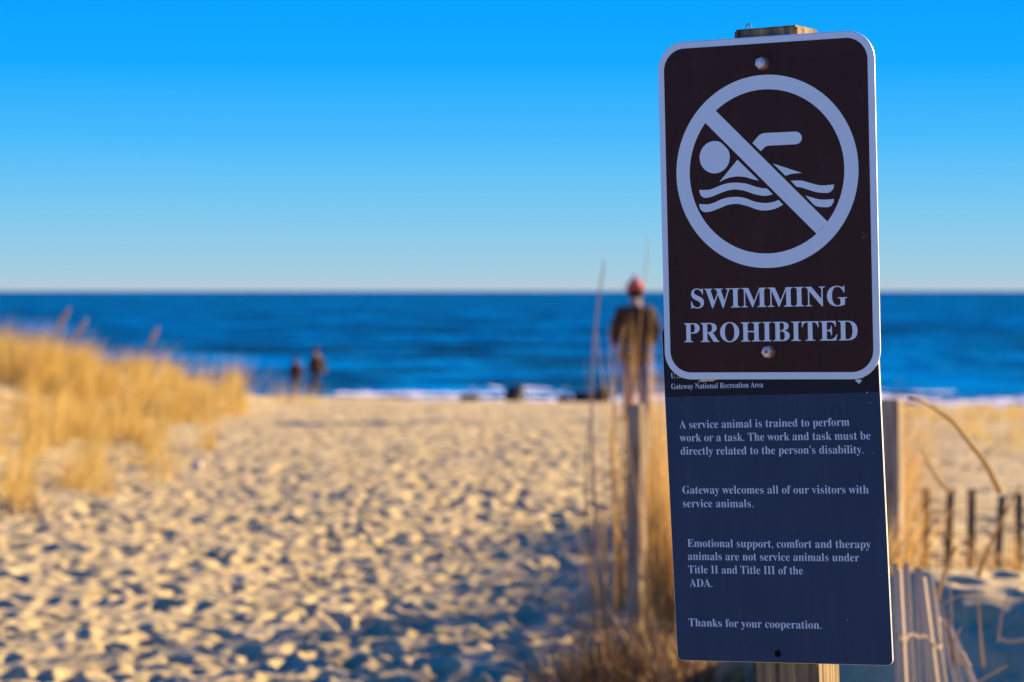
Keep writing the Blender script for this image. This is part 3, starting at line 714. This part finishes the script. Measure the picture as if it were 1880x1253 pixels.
clump('dry_brush', xa(1768, 6.9), 6.9, 0.06, 45, (0.10, 0.34), (0.0025, 0.005), 0.5, 'wispy dry grass between the fallen slats and the mound', 'brush', M['dry_brush'], group=DG)
clump('dry_brush', xa(1830, 7.3), 7.3, 0.08, 90, (0.05, 0.30), (0.0025, 0.005), 0.7, 'pale straw tuft at the lower right, in front of the shadowed mound', 'brush', M['tall_grass'], group=DG)
clump('dry_brush', xa(1895, 7.2), 7.2, 0.07, 80, (0.05, 0.26), (0.0025, 0.005), 0.8, 'pale straw tuft at the right edge, in front of the shadowed mound', 'brush', M['tall_grass'], group=DG)
clump('dry_brush', xa(540, 34.5), 34.5, 0.16, 70, (0.15, 0.50), (0.006, 0.012), 0.3, 'lone golden grass tuft in front of the small walker', 'brush', M['dune_grass'], group='lone tufts on the sand')
clump('dry_brush', xa(255, 23), 23, 0.06, 60, (0.08, 0.26), (0.005, 0.010), 0.5, 'thin straw tuft on bare sand at the dune edge', 'brush', M['dune_grass'], group='lone tufts on the sand')
clump('dry_brush', xa(20, 17.6), 17.6, 0.14, 90, (0.08, 0.30), (0.005, 0.010), 0.6, 'brown tuft at the left edge below the dune', 'brush', M['dry_brush'], group='lone tufts on the sand')

def stalk(name, pts, rad, label, m, cat='stalk', group='single dry stalks on the right', taper=0.5, flat=0.6, head=0):
    """pts: (px, py, depth)"""
    P = [at(*p) for p in pts]; o0 = P[0].copy(); S = [Vector(p) - o0 for p in spline(P, 24)]
    n = len(S); rr = [rad * (1 - (1 - taper) * i / (n - 1)) for i in range(n)]
    if head:
        for i in range(n):
            t = i / (n - 1)
            if t > 1 - head: rr[i] = rad * (1 + 1.8 * math.sin(math.pi * (t - 1 + head) / head))
    bm = bmesh.new(); add_tube(bm, S, rr, 7, flat)
    o = obj_bm(name, bm, m, smooth_=True); o.location = o0
    return tag(o, label, cat, group)
stalk('grass_stalk', [(1836, 905, 6.9), (1810, 852, 6.9), (1779, 812, 6.85), (1752, 778, 6.8), (1722, 755, 6.8), (1694, 737, 6.75), (1668, 731, 6.7)], 0.0095, 'arched golden grass blade crossing the beach right of the timber post', M['stalk'], taper=0.35)
stalk('grass_stalk', [(1745, 905, 8), (1722, 880, 8), (1704, 852, 8), (1692, 824, 8)], 0.0065, 'short brown bent blade below the arched golden blade', M['stalk'], taper=0.5)
stalk('grass_stalk', [(1795, 1060, 8.1), (1818, 1000, 8.1), (1842, 950, 8.1), (1872, 893, 8.1)], 0.0085, 'long golden stalk leaning right across the dark slats', M['stalk'], taper=0.4)
stalk('grass_stalk', [(1719, 1110, 7.0), (1730, 1065, 7.0), (1744, 1030, 7.0), (1756, 1002, 7.0)], 0.0075, 'short golden stalk leaning right above the fallen fence', M['stalk'], taper=0.6)
stalk('grass_stalk', [(1716, 1118, 6.7), (1740, 1103, 6.7), (1770, 1092, 6.7), (1808, 1087, 6.7)], 0.0042, 'pale arched stem against the blue shadow of the mound', M['stalk_pale'], taper=0.8)
stalk('grass_stalk', [(1832, 1180, 6.8), (1838, 1135, 6.8), (1850, 1098, 6.8), (1872, 1075, 6.8)], 0.0032, 'pale curved stem at the right edge over the shadowed mound', M['stalk_pale'], taper=0.5)
stalk('grass_stalk', [(1806, 1225, 6.7), (1802, 1185, 6.7), (1799, 1145, 6.7), (1796, 1105, 6.7)], 0.0035, 'thin upright straw in front of the shadowed mound', M['stalk'], taper=0.4)
stalk('grass_stalk', [(1745, 1150, 6.6), (1746, 1110, 6.6), (1744, 1080, 6.6), (1742, 1055, 6.6)], 0.003, 'thin faint upright straw behind the fallen fence', M['stalk_pale'], taper=0.5)
stalk('twig', [(1760, 1220, 6.4), (1752, 1185, 6.4), (1757, 1168, 6.4), (1765, 1152, 6.4)], 0.005, 'crooked pale twig leaning on the end of the fallen fence', M['stalk_pale'], 'twig', 'bits of driftwood')
stalk('twig', [(1766, 1200, 6.3), (1773, 1214, 6.3), (1780, 1226, 6.3)], 0.0065, 'short white stick lying across the last fallen slat', M['stalk_pale'], 'twig', 'bits of driftwood', taper=0.9)
stalk('twig', [(1880, 1175, 6.9), (1850, 1178, 6.9), (1835, 1172, 6.9)], 0.005, 'flat pale stick lying at the right edge', M['stalk_pale'], 'twig', 'bits of driftwood', taper=0.8)
stalk('twig', [(1795, 1253, 6.5), (1825, 1235, 6.5), (1850, 1222, 6.5)], 0.004, 'pale stick slanting up at the lower right corner', M['stalk_pale'], 'twig', 'bits of driftwood', taper=0.7)
stalk('twig', [(1757, 1250, 6.35), (1748, 1195, 6.35), (1742, 1150, 6.35), (1745, 1128, 6.35)], 0.0045, 'dark knobbly twig standing at the end of the fallen fence', M['twig'], 'twig', 'bits of driftwood')
stalk('grass_stalk', [(1103, 1120, 11.0), (1088, 860, 11.0), (1088, 680, 11.0), (1098, 560, 11.0), (1110, 480, 11.0)], 0.007, 'very tall single grass stalk left of the man with the red hat', M['stalk_pale'], group='single tall stalks by the post', taper=0.55)
stalk('grass_stalk', [(1160, 1130, 11.6), (1158, 800, 11.6), (1175, 600, 11.6), (1190, 440, 11.6)], 0.006, 'thin tall stalk rising past the red hat', M['stalk'], group='single tall stalks by the post', taper=0.3)
stalk('grass_stalk', [(1132, 1120, 11.2), (1125, 860, 11.2), (1130, 700, 11.2), (1145, 600, 11.2)], 0.007, 'tall stalk in front of the left leg of the man with the red hat', M['stalk'], group='single tall stalks by the post', taper=0.5)
stalk('grass_stalk', [(1098, 1110, 11.3), (1078, 960, 11.3), (1076, 860, 11.3), (1082, 770, 11.3)], 0.006, 'shorter bent stalk left of the timber post', M['stalk'], group='single tall stalks by the post', taper=0.5)
for k, (x, tx, ty, lab) in enumerate([(60, 128, 565, 'tallest seed stalk above the left dune grass'), (100, 160, 585, 'second seed stalk beside the tallest on the left dune'), (255, 290, 600, 'lone seed stalk over the middle of the left dune grass')]):
    stalk('grass_stalk', [(x, 700, 32), ((x + tx) / 2 - 8, (700 + ty) / 2 + 10, 32), (tx, ty, 32)], 0.012, lab, M['stalk_pale'], group='seed stalks on the left dune', taper=0.5, head=0.3)

# ------------------------------------------------------------------ people
def skin_mesh(name, joints, bones, mat_, parent, sub=2):
    """joints: {key: (x, y, z, rx, ry)}; one continuous skinned surface"""
    keys = list(joints); me = bpy.data.meshes.new(name)
    me.from_pydata([joints[k][:3] for k in keys], [(keys.index(a), keys.index(b)) for a, b in bones], [])
    o = bpy.data.objects.new(name, me); col.objects.link(o)
    mod = o.modifiers.new('skin', 'SKIN'); mod.use_smooth_shade = True; mod.branch_smoothing = 0.3
    for i, k in enumerate(keys):
        sv = me.skin_vertices[0].data[i]; sv.radius = joints[k][3:5]; sv.use_root = (i == 0)
    s = o.modifiers.new('sub', 'SUBSURF'); s.levels = sub; s.render_levels = sub
    dg = bpy.context.evaluated_depsgraph_get()
    m2 = bpy.data.meshes.new_from_object(o.evaluated_get(dg)); m2.name = name
    bpy.data.objects.remove(o); bpy.data.meshes.remove(me)
    m2.materials.clear(); m2.materials.append(mat_)
    for p in m2.polygons: p.use_smooth = True
    return link(name, m2, parent)

def person(name, loc, H, yaw, label, pose, cols, hat=None, hair=None, jacket_len=0.78, group=None, bulk=0.016):
    """faces +Y before yaw.  pose: hips/knees/feet/elbows/hands in units of height"""
    root = empty(name, loc, label, 'person', group); root.rotation_euler.z = yaw; root.scale = (H, H, H)
    skin = noise_mat('skin', [(0.42, 0.25, 0.18), (0.46, 0.28, 0.20)], nscale=8, rough=0.6)
    J = {'pelvis': (0, 0, 0.53, .075, .058), 'belly': (0, .004, 0.62, .072, .055), 'chest': (0, 0, 0.73, .088, .062), 'base': (0, -.004, 0.815, .045, .04), 'neck': (0, .004, 0.85, .030, .032),
         'skull': (0, .012, 0.915, .044, .055), 'crown': (0, .008, 0.965, .034, .042), 'nose': (0, .072, 0.915, .008, .008), 'chin': (0, .050, 0.878, .020, .018)}
    Bn = [('pelvis', 'belly'), ('belly', 'chest'), ('chest', 'base'), ('base', 'neck'), ('neck', 'skull'), ('skull', 'crown'), ('skull', 'nose'), ('neck', 'chin')]
    for s, sd_ in ((-1, 'l'), (1, 'r')):
        p = pose[sd_]
        J['sh' + sd_] = (s * .105, 0, .795, .036, .036)
        J['el' + sd_] = (*p['elbow'], .026, .026); J['wr' + sd_] = (*p['hand'], .018, .016)
        hx, hy, hz = p['hand']; ex, ey, ez = p['elbow']
        d = Vector((hx - ex, hy - ey, hz - ez)).normalized()
        J['pa' + sd_] = (hx + d.x * .035, hy + d.y * .035, hz + d.z * .035, .012, .022)
        for f in range(4):
            o_ = (f - 1.5) * .012
            J[f'f{f}' + sd_] = (hx + d.x * (.075 - .004 * abs(f - 1)), hy + d.y * .07 + o_, hz + d.z * (.075 - .004 * abs(f - 1)), .0055, .0055)
            Bn.append(('pa' + sd_, f'f{f}' + sd_))
        J['th' + sd_] = (hx + d.x * .04, hy + d.y * .04 + .03, hz + d.z * .04, .006, .006); Bn.append(('wr' + sd_, 'th' + sd_))
        J['hp' + sd_] = (s * .048, 0, .50, .052, .054); J['kn' + sd_] = (*p['knee'], .036, .038); J['an' + sd_] = (*p['foot'], .022, .024)
        fx, fy, fz = p['foot']; J['to' + sd_] = (fx + s * .008, fy + .09, max(fz - .022, .014), .020, .014)
        Bn += [('chest', 'sh' + sd_), ('sh' + sd_, 'el' + sd_), ('el' + sd_, 'wr' + sd_), ('wr' + sd_, 'pa' + sd_), ('pelvis', 'hp' + sd_), ('hp' + sd_, 'kn' + sd_), ('kn' + sd_, 'an' + sd_), ('an' + sd_, 'to' + sd_)]
    lean = pose.get('lean', 0)
    for k in J:
        if k[:2] in ('kn', 'an', 'to', 'hp'): continue
        v = list(J[k]); v[1] += lean * (v[2] - .5); J[k] = tuple(v)
    skin_mesh('body', J, Bn, skin, root)
    def sub(keys, g): return {k: (J[k][0], J[k][1], J[k][2], J[k][3] + g, J[k][4] + g) for k in keys}
    arm = [k for s in 'lr' for k in ('sh' + s, 'el' + s, 'wr' + s)]
    jk = sub(['belly', 'pelvis', 'chest', 'base'], bulk); jk.update(sub(arm, min(bulk, .018)))
    for k_ in ('pelvis', 'belly'):
        v = list(jk[k_]); v[3] += bulk * .35; v[4] += bulk * .35; jk[k_] = tuple(v)
    v = list(jk['pelvis']); v[2] = jacket_len - .28; jk['pelvis'] = tuple(v)
    skin_mesh('jacket', jk, [('belly', 'pelvis'), ('belly', 'chest'), ('chest', 'base')] + [b for s in 'lr' for b in (('chest', 'sh' + s), ('sh' + s, 'el' + s), ('el' + s, 'wr' + s))], cols['jacket'], root)
    tr = sub(['pelvis', 'hpl', 'hpr', 'knl', 'knr', 'anl', 'anr'], .011)
    skin_mesh('trousers', tr, [b for s in 'lr' for b in (('pelvis', 'hp' + s), ('hp' + s, 'kn' + s), ('kn' + s, 'an' + s))], cols['trousers'], root)
    for s in 'lr':
        a, t = J['an' + s], J['to' + s]
        skin_mesh('shoe', {'a': (a[0], a[1] - .012, max(a[2] - .012, .022), .028, .026), 'm': (a[0], a[1] + .04, max(a[2] - .020, .018), .027, .021), 't': (t[0], t[1] + .015, t[2], .022, .016)}, [('a', 'm'), ('m', 't')], cols['shoes'], root)
    for key, name_ in ((hair, 'hair'), (hat, 'hat')):
        if not key: continue
        bm = bmesh.new(); bmesh.ops.create_uvsphere(bm, u_segments=20, v_segments=14, radius=1)
        sk = J['skull']; big = 1.0 if name_ == 'hair' else 1.08
        for v_ in bm.verts:
            c = v_.co; low = -0.75 if (name_ == 'hair' and c.y < 0.25) else 0.05
            z = max(c.z, low); q = 1 if c.z >= low else 0.97
            v_.co = Vector((sk[0] + c.x * .062 * big * q, sk[1] - .006 + c.y * .074 * big * q, sk[2] + .018 + z * .072 * big))
        h_ = obj_bm(name_, bm, key, root, True)
        if name_ == 'hat':
            bm = bmesh.new(); bmesh.ops.create_uvsphere(bm, u_segments=12, v_segments=8, radius=.02)
            bmesh.ops.translate(bm, vec=(sk[0], sk[1], sk[2] + .105), verts=bm.verts); obj_bm('pompom', bm, key, h_, True)
    return root

cloth = lambda n, a, b: noise_mat(n, [a, b], nscale=14, rough=0.85, spec=0.15, bump=0.2, bdist=0.01)
black_j = cloth('dark_brown_jacket', (0.035, 0.020, 0.012), (0.085, 0.045, 0.022)); jeans = cloth('blue_jeans', (0.025, 0.04, 0.13), (0.05, 0.08, 0.22))
red_h = cloth('red_hat', (0.55, 0.09, 0.07), (0.68, 0.15, 0.12)); brown_j = cloth('brown_jacket', (0.022, 0.014, 0.010), (0.06, 0.034, 0.020))
dark_t = cloth('dark_trousers', (0.012, 0.016, 0.028), (0.025, 0.032, 0.05)); boots = cloth('boots', (0.02, 0.016, 0.012), (0.05, 0.04, 0.03))
maroon = cloth('maroon_coat', (0.03, 0.012, 0.014), (0.06, 0.022, 0.026)); hair_d = cloth('dark_hair', (0.02, 0.012, 0.008), (0.05, 0.03, 0.018)); hair_b = cloth('brown_hair', (0.10, 0.055, 0.025), (0.17, 0.10, 0.05))

stand = {'l': dict(elbow=(-.150, -.01, .650), hand=(-.135, .06, .545), knee=(-.052, .008, .285), foot=(-.062, -.015, .045)),
         'r': dict(elbow=(.150, -.01, .650), hand=(.135, .06, .545), knee=(.056, .012, .285), foot=(.068, .0, .045))}
walk = {'l': dict(elbow=(-.140, .06, .645), hand=(-.130, .135, .55), knee=(-.05, -.02, .285), foot=(-.05, -.155, .075)),
        'r': dict(elbow=(.140, -.09, .655), hand=(.135, -.10, .53), knee=(.05, .115, .30), foot=(.05, .175, .045)), 'lean': .06}
px = at(1166, 745, 32)
person('person', (px.x, 32, gz(px.x, 32) - 0.02), 1.87, R(12), 'man seen from behind in red hat, dark jacket and jeans beyond the timber post', stand, dict(jacket=black_j, trousers=jeans, shoes=boots), hat=red_h, hair=hair_d, jacket_len=.67, bulk=0.036, group='people on the beach')
p2 = at(582, 728, 86)
person('person', (p2.x, 86, gz(p2.x, 86)), 1.80, R(62), 'taller walker in dark brown jacket mid-stride near the water', walk, dict(jacket=brown_j, trousers=dark_t, shoes=boots), hair=hair_d, jacket_len=.68, bulk=0.050, group='people on the beach')
p3 = at(541, 728, 86)
person('person', (p3.x, 86.5, gz(p3.x, 86.5)), 1.44, R(40), 'smaller walker in maroon coat beside the taller one near the water', {**walk, 'lean': .02, 'l': dict(elbow=(-.140, .02, .645), hand=(-.135, .06, .54), knee=(-.05, .0, .285), foot=(-.05, -.06, .05)), 'r': dict(elbow=(.140, -.03, .65), hand=(.135, -.03, .53), knee=(.05, .04, .29), foot=(.05, .06, .045))}, dict(jacket=maroon, trousers=dark_t, shoes=boots), hair=hair_d, jacket_len=.66, bulk=0.046, group='people on the beach')
